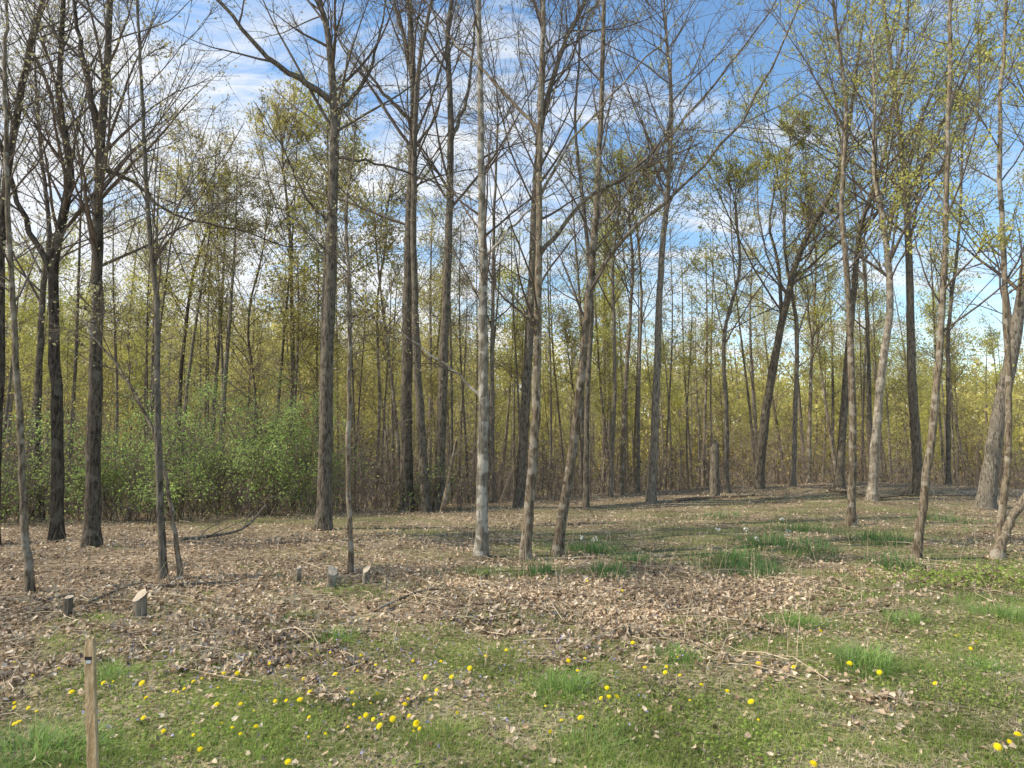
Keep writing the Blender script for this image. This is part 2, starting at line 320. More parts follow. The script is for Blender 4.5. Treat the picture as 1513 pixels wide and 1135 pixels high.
# ------------------------------------------------------------ trees in front
def branchwork(P1,R1,n2,n3,rmin,l2=.55,l3=.5,up=.05):
    P2,R2=grow(P1,R1,n2,.12,.97,l2,.75,6,up,.13,.55,rmin)
    P3,R3=grow(P2,R2,n3,.12,.98,l3,.7,4,up,.16,.6,rmin*.75)
    return (P2,R2),(P3,R3)
def front_tree(spec):
    pts,w=spec['p'],spec['w']
    Y=spec.get('Y'); 
    if Y is None: b=at(*pts[0]); Y=b[1]
    else:
        b=onplane(pts[0][0],pts[0][1],Y)
    gz=float(height(b[0],Y))
    W=[onplane(px,py,Y) for px,py in pts]
    if abs(W[0][2]-gz)>.02: W=[np.array([W[0][0]-(W[1][0]-W[0][0])*.05,Y,gz])]+([W[0]] if W[0][2]>gz+.3 else [])+W[1:]
    W=[p.copy() for p in W]
    dep=rng.normal(0,.02,len(W)).cumsum()*Y*.15
    for p,d in zip(W[1:],dep[1:]): p[1]+=d
    r0=w/2/F*Y*.9
    ext=spec.get('ext',.45)
    Ltot=np.linalg.norm(np.diff(np.array(W),axis=0),axis=1).sum()
    d=nrm(W[-1]-W[-2]); d=nrm(d*.7+np.array([0,0,.4])); 
    if ext>0: W+= [W[-1]+d*Ltot*ext*.5+rng.normal(0,.1,3),W[-1]+d*Ltot*ext+np.array([0,0,.1])]
    base=np.array(W[0]); K=44
    P=catmull(np.array(W)-base,K); P[1:-1]+=rng.normal(0,.007,(K-2,3))
    s=np.linspace(0,1,K)
    R=r0*(1-.88*s**.95); hgt=P[:,2]; R=R*(1+.5*np.exp(-np.maximum(hgt,0)/.13)); P[0,2]-=.12
    mat=M[spec.get('m','grey')]; tw=M[spec.get('tw','twig')]
    t=thing(spec.get('name','bare_tree'),spec['label'],'tree',base,spec.get('g'))
    V,Q=tubes(P[None],R[None],12,.04); link('trunk',mk_mesh('trunk',V,Q,None,[mat]),t)
    rmin=max(.0035,.00028*Y)
    tips=[]; mb=MB()
    def addset(P1,R1,n2,n3):
        (P2,R2),(P3,R3)=branchwork(P1,R1,n2,n3,rmin)
        for (a_,b_,s_) in ((P2,R2,4),(P3,R3,3)): V,Q=tubes(a_,b_,s_); mb.add(V,Q)
        tips.append(P3)
    for lp in spec.get('limbs',[]):
        lw=lp[0]; lpts=lp[1]
        LW=np.array([onplane(px,py,Y) for px,py in lpts])-base
        j=np.argmin(np.linalg.norm(P[:,[0,2]]-LW[0][[0,2]],axis=1)); off=P[j]-LW[0]
        sgn=rng.choice([-1,1])*rng.uniform(.05,.25)
        for q in range(len(LW)): LW[q]+= off*(1-q/len(LW)); LW[q,1]+= sgn*np.linalg.norm(LW[q]-LW[0])
        dd=nrm(LW[-1]-LW[-2]); LW=np.vstack([LW,LW[-1]+dd*1.2+rng.normal(0,.1,3)])
        Pl=catmull(LW,18); Pl[1:]+=rng.normal(0,.018,(17,3)); rl=lw/2/F*Y; Rl=rl*(1-.8*np.linspace(0,1,18)); Rl[0]*=1.35
        V,Q=tubes(Pl[None],Rl[None],8,.03); link('limb',mk_mesh('limb',V,Q,None,[mat]),t)
        P1,R1=grow(Pl[None],Rl[None],spec.get('nl',9),.25,.98,.5,.75,8,.04,.09,.5,rmin); V,Q=tubes(P1,R1,5); mb.add(V,Q); addset(P1,R1,6,5)
    n1=spec.get('n1',20)+8
    P1,R1=grow(P[None],R[None],n1,spec.get('t0',.3),.97,spec.get('L',4.2)*1.1*Y/14,spec.get('ang',.70),11,spec.get('up',.03),.08,.45,rmin*1.6,relative=False)
    V,Q=tubes(P1,R1,5); mb.add(V,Q); addset(P1,R1,spec.get('n2',7),spec.get('n3',6))
    c=link('crown',mb.mesh('crown',[tw]),t)
    nl=spec.get('leaf',0)
    if nl:
        nl=int(nl*(3.0 if spec.get('lm') in('yg','yg2') else 1.8))
        tp=np.concatenate(tips,0)
        V,Q=leafquads(along(tp,nl,.07),(.064 if spec.get('lm') in('yg','yg2') else .055)*(.6+.4*Y/14)); link('foliage',mk_mesh('foliage',V,Q,None,[M[spec.get('lm','bud')]],smooth=False),c)
    return t
TREES=[
 dict(p=[(45,878),(32,760),(20,560),(8,330),(0,120),(2,0)],w=13,m='brown',t0=.35,n1=14,L=2.6,leaf=500,label='slender brown sapling leaning left at the left edge, nearest of the left trees'),
 dict(p=[(84,800),(84,600),(80,400),(104,260),(92,150),(97,0)],w=20,m='dark',leaf=1200,n1=26,limbs=[(9,[(80,420),(45,330),(20,230),(0,160)])],label='dark crooked tree standing just left of the straightest black trunk'),
 dict(p=[(136,808),(137,600),(139,400),(142,230),(155,0)],w=25,m='dark',leaf=1500,n1=30,limbs=[(12,[(142,215),(118,110),(92,0)]),(7,[(138,250),(190,270),(240,310),(330,330)])],label='thick dark straight tree on the left with heavy limb forking to the left'),
 dict(p=[(-12,805),(-2,560),(5,300),(38,90),(62,-20)],w=19,m='dark',n1=24,leaf=800,label='dark trunk cut by the left edge and curving right towards the top'),
 dict(p=[(56,785),(54,600),(60,430),(72,340),(60,220)],w=13,Y=17.5,m='dark',n1=18,leaf=600,label='thin black crooked tree between the left edge and the two thick dark trees'),
 dict(p=[(242,857),(237,660),(232,460),(221,300),(213,150),(207,0)],w=12,m='grey',t0=.3,n1=20,L=3.4,leaf=800,label='slender straight young tree growing beside the leaning stem on the left'),
 dict(p=[(268,856),(252,740),(226,640),(185,560),(125,480)],w=8,m='brown',ext=.1,t0=.3,n1=9,L=1.6,leaf=300,name='leaning_sapling',label='thin stem leaning left and crossing the slender straight young tree'),
 dict(p=[(478,783),(482,600),(487,400),(492,250),(492,140),(482,40),(468,-20)],w=24,m='mid',t0=.42,n1=22,leaf=1000,limbs=[(11,[(491,150),(450,125),(400,95),(350,35),(300,-15)]),(8,[(492,170),(520,140),(545,90),(560,20)]),(5,[(490,235),(540,238),(600,250),(660,270)]),(5,[(487,330),(450,290),(425,230)])],label='grey tree left of centre with a big dark limb arching to the upper left'),
 dict(p=[(517,848),(516,640),(518,480),(514,320),(522,240)],w=9,m='brown',ext=.15,t0=.25,n1=14,L=1.7,leaf=300,label='thin upright sapling just right of the grey tree with the arching limb'),
 dict(p=[(600,757),(602,500),(606,300),(611,150),(604,-10)],w=21,m='mid',t0=.3,n1=20,limbs=[(7,[(610,190),(570,150),(540,110)]),(9,[(608,120),(590,40),(575,-20)])],leaf=800,label='left stem of the tall dark double trunk left of centre'),
 dict(p=[(630,748),(620,600),(613,450),(612,300),(618,120),(640,-10)],w=16,m='mid',Y=19,t0=.4,n1=14,leaf=600,label='right stem of the tall dark double trunk left of centre'),
 dict(p=[(648,742),(655,560),(662,380),(666,200),(662,60),(668,-10)],w=18,m='mid',Y=19.5,t0=.3,n1=20,limbs=[(7,[(664,200),(690,120),(700,0)])],leaf=800,label='straight grey tree between the dark double trunk and the mottled pale trunk'),
 dict(p=[(710,822),(714,620),(713,400),(710,200),(708,-10)],w=21,m='pale',t0=.28,n1=18,L=3.0,limbs=[(5,[(716,580),(660,530),(600,490)]),(5,[(715,370),(760,330),(800,300)])],leaf=500,label='pale mottled straight trunk at the centre with flaking bark'),
 dict(p=[(776,828),(790,640),(795,450),(797,250),(803,-10)],w=18,m='brown',t0=.28,n1=16,L=3.0,limbs=[(8,[(796,380),(840,325),(900,270),(960,238)]),(6,[(797,200),(740,130),(680,60),(640,0)]),(5,[(796,300),(850,200),(930,110),(1010,10)])],leaf=500,label='brown front tree right of the pale mottled trunk, bent at its foot'),
 dict(p=[(768,742),(776,600),(786,420),(790,300),(800,190),(830,80),(870,-10)],w=18,m='mid',Y=20,t0=.35,n1=18,leaf=700,limbs=[(10,[(793,230),(800,120),(795,0)])],label='dark tree behind the bent brown front tree at centre'),
 dict(p=[(822,822),(850,640),(870,450),(885,270),(893,-10)],w=18,m='brown',t0=.3,n1=16,L=3.0,limbs=[(7,[(872,440),(920,360),(1000,290),(1090,190),(1150,60)]),(5,[(880,330),(940,260),(990,200)]),(6,[(884,290),(960,230),(1050,130),(1140,10)])],leaf=500,label='brown front tree leaning right, rightmost of the three close front trees'),
 dict(p=[(866,742),(868,600),(874,440),(862,300),(850,180),(856,80)],w=10,m='mid',Y=19.5,t0=.4,n1=10,leaf=600,label='dark narrow tree hidden partly behind the leaning brown front tree'),
 dict(p=[(962,741),(970,560),(976,400),(986,280),(990,150),(985,60)],w=14,m='grey',t0=.38,n1=20,leaf=1300,ext=.15,tw='twig_red',lm='bud',label='grey tree with a fine twiggy crown standing alone right of centre'),
 dict(p=[(1120,722),(1132,600),(1152,480),(1182,370),(1228,280),(1250,200)],w=16,m='mid',n1=20,leaf=2600,lm='yg',limbs=[(6,[(1150,490),(1155,400),(1145,330),(1160,250)])],label='dark trunk leaning right and forking, behind and left of the slim brown tree'),
 dict(p=[(1258,778),(1262,600),(1258,430),(1250,300),(1256,150),(1236,-10)],w=13,m='brown',t0=.25,n1=20,leaf=1900,lm='yg',label='slim brown tree standing in front of the pale bent trunk'),
 dict(p=[(1288,740),(1300,580),(1311,440),(1301,330),(1288,250),(1290,160)],w=15,m='tan',n1=20,leaf=1800,lm='yg',label='pale tan trunk bending right on the right side of the knoll'),
 dict(p=[(1240,722),(1250,560),(1264,420),(1274,330),(1312,220),(1330,100)],w=13,m='mid',n1=18,leaf=1500,lm='yg',label='dark tree behind and left of the pale tan bent trunk'),
 dict(p=[(1352,826),(1372,640),(1385,450),(1392,250),(1395,-10)],w=14,m='brown',t0=.28,n1=18,L=3.2,leaf=1700,lm='yg',label='brown tree leaning right with a curved foot, in front on the right'),
 dict(p=[(1358,730),(1346,540),(1342,400),(1335,270),(1324,150),(1310,0)],w=15,m='grey',n1=20,leaf=2400,lm='yg',limbs=[(7,[(1336,290),(1370,200),(1400,120)])],label='rough grey tree just left of the leaning brown tree on the right'),
 dict(p=[(1455,752),(1472,640),(1495,500),(1520,370),(1545,200)],w=27,m='grey',n1=16,leaf=1300,lm='yg',label='thick grey trunk leaning out of the right edge'),
 dict(p=[(1474,815),(1484,640),(1478,400),(1470,200),(1482,-10)],w=12,m='brown',t0=.25,n1=20,leaf=1800,lm='yg',label='thin upright brown stem in front of the thick leaning trunk at right'),
 dict(p=[(1472,826),(1495,770),(1540,690),(1600,520)],w=17,m='brown',ext=.3,n1=10,leaf=500,lm='yg',label='short visible brown trunk leaning sharply out of the lower right edge'),
 dict(p=[(265,750),(268,560),(284,420),(300,360)],w=9,Y=24,m='dark',ext=.25,n1=22,L=3.4,leaf=2300,lm='yg2',t0=.35,label='small dark tree with olive leaves behind the slender straight young tree'),
 dict(p=[(432,752),(433,560),(432,430),(428,330),(420,250)],w=9,Y=24,m='mid',ext=.15,n1=24,leaf=3000,lm='yg2',t0=.35,L=3.6,label='airy olive leaved tree rising behind the shrubs, left of the arching limb'),
 dict(p=[(902,742),(908,560),(905,400),(915,300)],w=8,Y=23,m='grey',ext=.1,n1=16,L=3,leaf=900,lm='yg',label='first thin stem right of the leaning brown front tree'),
 dict(p=[(918,742),(925,560),(935,400),(930,320)],w=8,Y=24,m='brown',ext=.1,n1=16,L=3,leaf=900,lm='yg',label='second thin stem right of the leaning brown front tree'),
 dict(p=[(943,742),(945,560),(948,430),(940,330)],w=7,Y=26,m='grey',ext=.1,n1=16,L=3,leaf=1000,lm='yg',label='third thin stem, just left of the grey tree with twiggy crown'),
 dict(p=[(1074,738),(1073,600),(1068,500),(1090,400),(1085,330)],w=9,Y=23.5,m='grey',ext=.1,n1=18,L=3.2,leaf=1600,lm='yg',label='thin grey tree right beside the broken snag'),
 dict(p=[(1172,726),(1175,600),(1176,480),(1160,360),(1165,240)],w=9,Y=25,m='grey',ext=.1,n1=20,L=3.2,leaf=2200,lm='yg',label='thin grey tree just right of the dark forking leaning trunk'),
 dict(p=[(1196,726),(1200,600),(1206,480),(1212,380)],w=7,Y=27,m='brown',ext=.2,n1=18,L=3,leaf=1800,lm='yg',label='very thin brown tree between the dark forking trunk and the slim brown tree'),
 dict(p=[(1402,726),(1405,600),(1404,480),(1420,340),(1430,200)],w=8,Y=26,m='grey',ext=.1,n1=18,L=3.2,leaf=2200,lm='yg',label='thin grey tree between the leaning brown tree and the thick trunk at right'),
 dict(p=[(372,752),(380,600),(372,480),(392,380)],w=7,Y=25,m='brown',ext=.2,n1=16,L=3,leaf=2000,lm='yg2',label='thin brown tree behind the green shrubs left of centre'),
 dict(p=[(728,744),(727,600),(728,480),(730,330),(735,200)],w=9,Y=23,m='grey',ext=.1,n1=16,L=3,leaf=600,lm='bud',label='thin grey tree showing just right of the pale mottled trunk'),
 dict(p=[(555,752),(560,600),(556,450),(570,350)],w=6,Y=24,m='brown',ext=.2,n1=14,L=3,leaf=1000,lm='yg2',label='thin brown stem left of the tall dark double trunk'),
]
for sp_ in TREES: front_tree(sp_)
print('front trees',time.time()-T0)

# ------------------------------------------------------------ woodland trees beyond the knoll
def template(h,r,leafn,lm,lsz,bark,lean,t0,tw='brush',L=3.0,n1=24):
    K=16; s=np.linspace(0,1,K); P=np.stack([lean*s**1.4*h+.12*np.sin(s*5+rng.uniform(0,6))*h*.1,.1*np.sin(s*4+rng.uniform(0,6))*h*.1,s*h],-1); P[:,:2]-=P[0,:2]; P[0,2]-=.3
    R=r*(1-.88*s)+.01; V,Q=tubes(P[None],R[None],7,.04); tm=mk_mesh('trunk',V,Q,None,[M[bark]])
    P1,R1=grow(P[None],R[None],n1,t0,.98,L,.85,7,.05,.12,.4,.011,relative=False); (P2,R2),(P3,R3)=branchwork(P1,R1,5,4,.008)
    mb=MB()
    for a_,b_,s_ in ((P1,R1,4),(P2,R2,3),(P3,R3,3)): V,Q=tubes(a_,b_,s_); mb.add(V,Q)
    cm=mb.mesh('crown',[M[tw]])
    V,Q=leafquads(along(P3,leafn,.22),lsz); fm=mk_mesh('foliage',V,Q,None,[M[lm]],smooth=False)
    return tm,cm,fm
TP=[template(14,.11,4800,'yg',.11,'grey',.05,.45,L=3.6),template(16,.13,4400,'yg2',.11,'mid',-.06,.45,L=3.8),template(12,.08,4000,'yg',.10,'brown',.08,.45,L=3.2),
    template(17,.15,3600,'yg2',.11,'grey',-.03,.45,L=4),template(10,.06,3000,'yg2',.095,'brown',-.1,.4,L=2.8),template(15,.12,1800,'bud',.09,'grey',.03,.4,'twig_red'),template(13,.09,5000,'yg',.11,'grey',-.04,.4,L=3.6),template(8,.05,2600,'yg2',.085,'brown',.05,.4,L=2.8),
    template(13,.06,1300,'yg',.09,'grey',.02,.45,L=2.2,n1=18),template(14,.055,900,'bud',.09,'mid',-.03,.45,L=2.2,n1=18)]
KL=['yellow green','olive leaved','yellow green','olive leaved','low olive leaved','almost bare','yellow green','low olive leaved','sparsely leaved slim','almost bare slim']
def wood_tree(x,y,k,sc):
    tm,cm,fm=TP[k]
    side='on the left' if x/y<-.28 else ('in the middle' if x/y<.2 else 'on the right')
    dist='just beyond the knoll' if y<34 else 'down in the hollow'
    o=thing('woodland_tree',f'thin {KL[k]} woodland tree {dist} {side}','tree',(x,y,float(height(x,y))-.05),f'{KL[k]} woodland trees {dist} {side}')
    o.rotation_euler=(0,0,rng.uniform(0,6.28)); o.scale=(sc,sc,sc*rng.uniform(.92,1.1))
    link('trunk',tm,o); c=link('crown',cm,o); link('foliage',fm,c)
cnt=0; pos=[]
while cnt<290:
    px=rng.uniform(-80,1590); y=21*math.exp(rng.uniform(0,1)*math.log(100/21)); x=(px-CX)/F*y
    if y<edge(x)+3: continue
    if any((x-a_)**2+(y-b_)**2<.9 for a_,b_ in pos): continue
    pos.append((x,y))
    if y<38: 
        k=[8,9,8,9,8,9,4,5,2,7,6][int(rng.integers(0,11))]
        if 520<px<1000 and k in(6,): k=8
        sc=rng.uniform(.7,1.1)
    else: k=int(rng.integers(0,10)); sc=rng.uniform(.7,1.3)
    wood_tree(x,y,k,sc); cnt+=1
n=1000; y=76*np.exp(rng.uniform(0,1,n)*math.log(240/76)); x=rng.uniform(-.95,.95,n)*y; z=height(x,y)
hh=rng.uniform(0,1,n)**1.6*14+8; per=260
c=np.repeat(np.stack([x,y,z+hh*.62],-1),per,0); rad=np.repeat(np.stack([hh*.30,hh*.30,hh*.36],-1),per,0)
u=nrm(rng.standard_normal((n*per,3)))*rng.uniform(.25,1.1,(n*per,1)); pts=c+u*rad*(1+.22*rng.standard_normal((n*per,1)))
V,Q=leafquads(pts,.50,0,.8); mb=MB(); mb.add(V,Q); nq=len(Q)
P=np.stack([np.stack([x,y,z-.3],-1),np.stack([x+rng.normal(0,.3,n),y,z+hh*.5],-1),np.stack([x+rng.normal(0,.5,n),y,z+hh*.85],-1)],1)
V,Q=tubes(P,np.tile(np.array([.18,.13,.03]),(n,1)),4); mb.add(V,Q)
me=mb.mesh('far_wood',[M['far'],M['grey']],smooth=False); mi=np.zeros(len(me.polygons),np.int32); mi[nq:]=1; me.polygons.foreach_set('material_index',mi)
tag(link('far_wood',me),'distant yellow green wood covering the far hillside','wood',kind='stuff')
n=9000; px=rng.uniform(-120,1630,n); y0=15*np.exp(rng.uniform(0,1,n)*math.log(70/15)); x0=(px-CX)/F*y0; k=y0>edge(x0)+.8; x0,y0=x0[k],y0[k]; n=len(x0)
hh=rng.uniform(.3,1,n)**2*4.2; P=np.zeros((n,5,3)); lx=rng.normal(0,.35,n); ly=rng.normal(0,.35,n); zz=height(x0,y0)
for q in range(5):
    t=q/4; P[:,q]=np.stack([x0+lx*hh*t**1.3+rng.normal(0,.08,n)*t,y0+ly*hh*t**1.3,zz-.05+hh*t],-1)
R=rng.uniform(.005,.016,n)[:,None]*np.array([1,.85,.7,.5,.3]); mb=MB(); V,Q=tubes(P,R,3); mb.add(V,Q)
P2,R2=grow(P,R,6,.15,.95,.6,.95,4,.02,.2,.6,.004); V,Q=tubes(P2,R2,3); mb.add(V,Q)
nf=sum(len(q) for q in mb.Q)
V,Q=leafquads(along(P2,26000,.15),.08); mb.add(V,Q)
me=mb.mesh('undergrowth',[M['brush'],M['yg2']],smooth=False); mi=np.zeros(len(me.polygons),np.int32); mi[nf:]=1; me.polygons.foreach_set('material_index',mi)
tag(link('undergrowth',me),'brown twiggy undergrowth filling the wood beyond the knoll','undergrowth',kind='stuff')
print('wood',time.time()-T0)

# ------------------------------------------------------------ shrubs
def shrub(px,Y,h,w,nl,label,lm='shrub',ns=14):
    x=(px-CX)/F*Y; z=float(height(x,Y)); t=thing('green_shrub',label,'shrub',(x,Y,z))
    az=rng.uniform(0,2*np.pi,ns); K=8; P=np.zeros((ns,K,3)); sp=rng.uniform(.1,1.25,ns)*w; hh=h*rng.uniform(.4,1.2,ns)
    for q in range(K):
        s=q/(K-1); P[:,q]=np.stack([np.cos(az)*(.3+sp*s**1.2),np.sin(az)*(.2+sp*s**1.2),hh*(s-.12*s**3)-.05*(q==0)],-1)
        if 0<q: P[:,q]+=rng.normal(0,.08,(ns,3))
    R=np.tile(np.linspace(.018,.006,K),(ns,1)); V,Q=tubes(P,R,5); link('stems',mk_mesh('stems',V,Q,None,[M['brown']]),t)
    P2,R2=grow(P,R,7,.2,.97,.6,.95,5,0,.18,.6,.005); P3,R3=grow(P2,R2,4,.15,.95,.55,.8,4,.0,.18,.6,.003)
    mb=MB(); V,Q=tubes(P2,R2,3); mb.add(V,Q); V,Q=tubes(P3,R3,3); mb.add(V,Q); c=link('branches',mb.mesh('branches',[M['brush']]),t)
    V,Q=leafquads(along(P3,nl,.13),.066,.5,.6); link('foliage',mk_mesh('foliage',V,Q,None,[M[lm]],smooth=False),c)
shrub(285,17.5,3.2,1.9,6200,'broad green shrub behind the slender straight young tree on the left')
shrub(395,17.8,3.2,1.8,6000,'green shrub just left of the grey tree with the arching limb')
shrub(190,17,2.9,1.7,4200,'green shrub between the thick dark tree and the slender young tree')
shrub(455,19.5,3.0,1.4,2600,'smaller green shrub tucked behind the foot of the grey tree left of centre')
shrub(340,20.5,4.0,2.2,5400,'taller green shrub standing behind the two broad shrubs')
shrub(30,16.5,2.6,1.5,3200,'sparse green shrub at the left edge among the dark trunks')
shrub(632,19.8,1.2,.6,900,'small green shrub at the foot of the dark double trunk')
def tuft(px,py,n,L,rad,label,name='grass_tuft',mat='tuft',lean=.9,cat='grass tuft',W=.007,group=None,flowers=0):
    b=at(px,py); t=thing(name,label,cat,b,group) if flowers else None
    rr=rad*np.sqrt(rng.uniform(0,1,n)); az=rng.uniform(0,2*np.pi,n); lob=1+.35*np.sin(az*2+rng.uniform(0,6))+.2*np.sin(az*5+rng.uniform(0,6)); x=rr*np.cos(az)*lob; y=rr*np.sin(az)*lob
    z=height(x+b[0],y+b[1])-b[2]-.01
    V,Q,T=blades(x,y,z,L*rng.uniform(.35,1.2,n)*(1.15-.5*rr/rad),np.full(n,W)*rng.uniform(.7,1.2,n),lean,3,(x+rng.normal(0,rad*.6,n),y+rng.normal(0,rad*.6,n)))
    me=mk_mesh(name,V,Q,T,[M[mat]])
    if not flowers:
        o=link(name,me,None,b); tag(o,label,cat,group); return
    link('leaves',me,t)
    for f in range(flowers):
        fx,fy=rng.normal(0,rad*.6,2); V,Q=leafquads(np.array([[fx,fy,L*.85]]*6)+rng.normal(0,.018,(6,3)),.05,.2,.8); link('flower',mk_mesh('flower',V,Q,None,[M['white']]),t)
tuft(1170,925,460,.21,.22,'round pale green grass tuft in the dead leaves, right of the brown leaf pile')
tuft(1280,985,520,.21,.24,'wide pale green grass tuft in the lawn with dandelions at its foot')
tuft(1335,920,280,.17,.20,'flat grass tuft right of the round pale one, farther back in the lawn')
tuft(1485,912,420,.20,.26,'dense grass tuft beside the right edge')
tuft(830,1022,420,.18,.22,'grass tuft in the middle of the lawn, left of the dandelion cluster')
tuft(1005,978,330,.17,.18,'grass tuft above the pair of dandelions right of centre')
tuft(60,1118,560,.18,.26,'thick bright grass tuft in the lower left corner beside the stake')
tuft(165,1000,200,.14,.15,'small grass tuft just right of the wooden stake top')
tuft(1455,990,200,.14,.18,'thin grass tuft in the lawn towards the right edge')
tuft(500,945,220,.16,.16,'small grass tuft among the violets left of centre')
tuft(440,915,120,.13,.12,'very small grass tuft below the split stumps')
tuft(715,850,260,.19,.28,'low grass tuft at the foot of the pale mottled trunk')
tuft(880,1110,240,.11,.25,'low grass tuft at the bottom of the lawn right of centre')
BL='dark green strappy bulb leaves '
for i,(px,py,n,r,f,s) in enumerate([(875,815,360,.45,3,'with white flowers right of the leaning front tree'),(900,850,240,.3,0,'just in front of the clump with white flowers'),(938,832,180,.3,0,'right of the clump with white flowers'),
   (1085,830,420,.6,0,'in the large patch centred right of the middle'),(1130,805,340,.6,3,'with white specks at the back of the large patch'),(1110,850,260,.5,0,'at the front of the large patch'),(1195,815,340,.6,2,'left of the slim brown tree foot'),
   (1180,785,300,.6,1,'far back on the knoll left of the slim brown tree'),(1300,800,360,.6,0,'between the slim brown tree and the leaning brown tree'),(1325,840,240,.4,0,'at the foot of the leaning brown tree'),(800,850,150,.25,0,'between the feet of the two front brown trees'),
   (1060,765,260,.7,0,'below the broken snag on the knoll'),(1395,770,260,.7,0,'on the far right of the knoll')]):
    tuft(px,py,n,.27,r,BL+s,'bulb_clump','daff',.6,'plant',.012,None,f)
def groundplant(px,py,n,rad,label):
    b=at(px,py); rr=rad*np.sqrt(rng.uniform(0,1,n)); az=rng.uniform(0,2*np.pi,n); x=rr*np.cos(az)*1.8; y=rr*np.sin(az)
    z=height(x+b[0],y+b[1])-b[2]+rng.uniform(.03,.18,n); V,Q=leafquads(np.stack([x,y,z],-1),.05,1.2,.7); 
    o=link('leafy_weeds',mk_mesh('leafy_weeds',V,Q,None,[M['weed']]),None,b); tag(o,label,'weeds',None,'stuff')
groundplant(1400,862,420,.55,'bright leafy weeds spreading under the leaning tree at right')
groundplant(1490,868,420,.55,'bright leafy weeds at the right edge below the sharply leaning trunk')

# ------------------------------------------------------------ dandelions
def dandelion_meshes():
    V=[];Q=[];n=0
    for ring,(rad,z,cnt) in enumerate([(.021,.0,16),(.016,.005,14),(.010,.008,10)]):
        for i in range(cnt):
            a=2*math.pi*(i+.5*ring)/cnt; ca,sa=math.cos(a),math.sin(a); w=.0042
            V+=[(-sa*.0008,ca*.0008,z-.002),(ca*rad*.7-sa*w*.6,sa*rad*.7+ca*w*.6,z+.001),(ca*rad,sa*rad,z-.002),(ca*rad*.7+sa*w*.6,sa*rad*.7-ca*w*.6,z+.001)]
            Q.append((n,n+3,n+2,n+1)); n+=4
    hm=mk_mesh('flower_head',V,Q,None,[M['petal']])
    P=np.array([[[0,0,-.075],[.003,.002,-.05],[.002,-.001,-.025],[0,0,-.001]]]); v,q=tubes(P,np.array([[.002,.002,.0018,.003]]),6); sm=mk_mesh('stem',v,q,None,[M['stem']])
    return hm,sm
hm,sm=dandelion_meshes()
DP=[(953,988),(985,985),(983,995),(897,1018),(900,1030),(888,1032),(912,1030),(636,1035),(598,1045),(557,1025),(540,1062),(551,1066),(580,1063),(457,1027),(443,1035),(533,968),(748,960),(628,1000),(645,1020),(694,985),(209,1011),(215,1035),(211,1063),(241,1083),(295,1110),(378,1080),(425,1130),(26,1074),(1256,981),(1300,995),(1075,1023),(1110,1037),(1037,1015),(1139,1019),(1121,980),(1173,988),(1213,932),(1418,938),(1443,946),(1413,937),(1435,957),(1505,1090),(1493,1100),(1475,1106),(1197,943),(1382,1010),(1203,1133),(858,1062),(840,975),(320,1042),(355,1045),(285,1010),(495,998),(448,1003),(520,1025),(718,968),(560,1078),(615,1072),(610,975),(667,1003),(935,950),(1005,1000),(330,995),(350,997),(425,985),(152,1010),(105,1025),(868,855),(920,870)]
nb=len(DP)
for _ in range(55): DP.append((float(np.clip(rng.normal(500,260),20,1300)),float(rng.uniform(958,1100))))
for i,(px,py) in enumerate(DP):
    p=at(px,py+12); side='left of the lawn' if px<500 else ('middle of the lawn' if px<1000 else 'right of the lawn')
    o=thing('dandelion','yellow dandelion in flower in the grass on the '+side,'flower',(p[0],p[1],p[2]),'dandelions on the '+side)
    hz=rng.uniform(.045,.068); h=link('flower_head',hm,o); h.location=(0,0,hz); h.rotation_euler=(rng.normal(-.0,.3)+.35,rng.normal(0,.35),0); s=rng.uniform(.7,1.15) if i<nb else rng.uniform(.4,.75); h.scale=(s,s,s)
    q=link('stem',sm,o); q.location=(0,0,hz+.002)

# ------------------------------------------------------------ stumps, snags, logs, stake
def stump(px,py,hpx,w,tilt,cut,label,bark='grey',name='cut_stump'):
    b=at(px,py); Y=b[1]; h=hpx/F*Y; r=w/2/F*Y; S=14; K=6; th=np.arange(S)*2*np.pi/S
    t=thing(name,label,'stump',b); V=[];
    lob=1+.1*np.sin(th*3+rng.uniform(0,6))+.05*rng.standard_normal(S)
    for k in range(K):
        s=k/(K-1); fl=1+.35*math.exp(-s*5)
        z=-.05+(h+.05)*s; rr=r*fl*lob*(1+.03*rng.standard_normal(S)) if k<K-1 else r*lob
        zz=z+(cut[0]*np.cos(th)+cut[1]*np.sin(th))*r*(s**4)
        V.append(np.stack([rr*np.cos(th)+tilt*s*h,rr*np.sin(th),zz],-1))
    top=V[-1].copy(); V=np.concatenate(V); Q=[]
    for k in range(K-1):
        for s in range(S): Q.append((k*S+s,k*S+(s+1)%S,(k+1)*S+(s+1)%S,(k+1)*S+s))
    link('bark',mk_mesh('bark',V,Q,None,[M[bark]]),t)
    c=top.mean(0); ring=c+(top-c)*.97+np.array([0,0,.003]); mid=c+(ring-c)*.5+np.array([0,0,.002]); Vt=np.vstack([ring,mid,[c+np.array([0,0,.004])]])
    Qt=[(s,(s+1)%S,S+(s+1)%S,S+s) for s in range(S)]; Tt=[(S+s,S+(s+1)%S,2*S) for s in range(S)]
    link('cut_face',mk_mesh('cut_face',Vt,Qt,Tt,[M['wood']],smooth=False),t)
stump(208,914,32,18,-.1,(.4,.8),'tall brown stump with slanting cut top, second from the left edge','tan')
stump(99,912,28,11,.05,(0,.3),'narrow grey stump, leftmost of the row','grey')
stump(441,862,22,7,0,(.2,.6),'thin stub of a sapling left of the two split stumps','brown')
stump(488,867,22,14,.1,(-.5,.8),'short grey stump with slanting pale top, left of the thin upright sapling','tan')
stump(539,862,20,11,.1,(.4,.8),'small grey stump with pale top, just right of the thin upright sapling','tan')
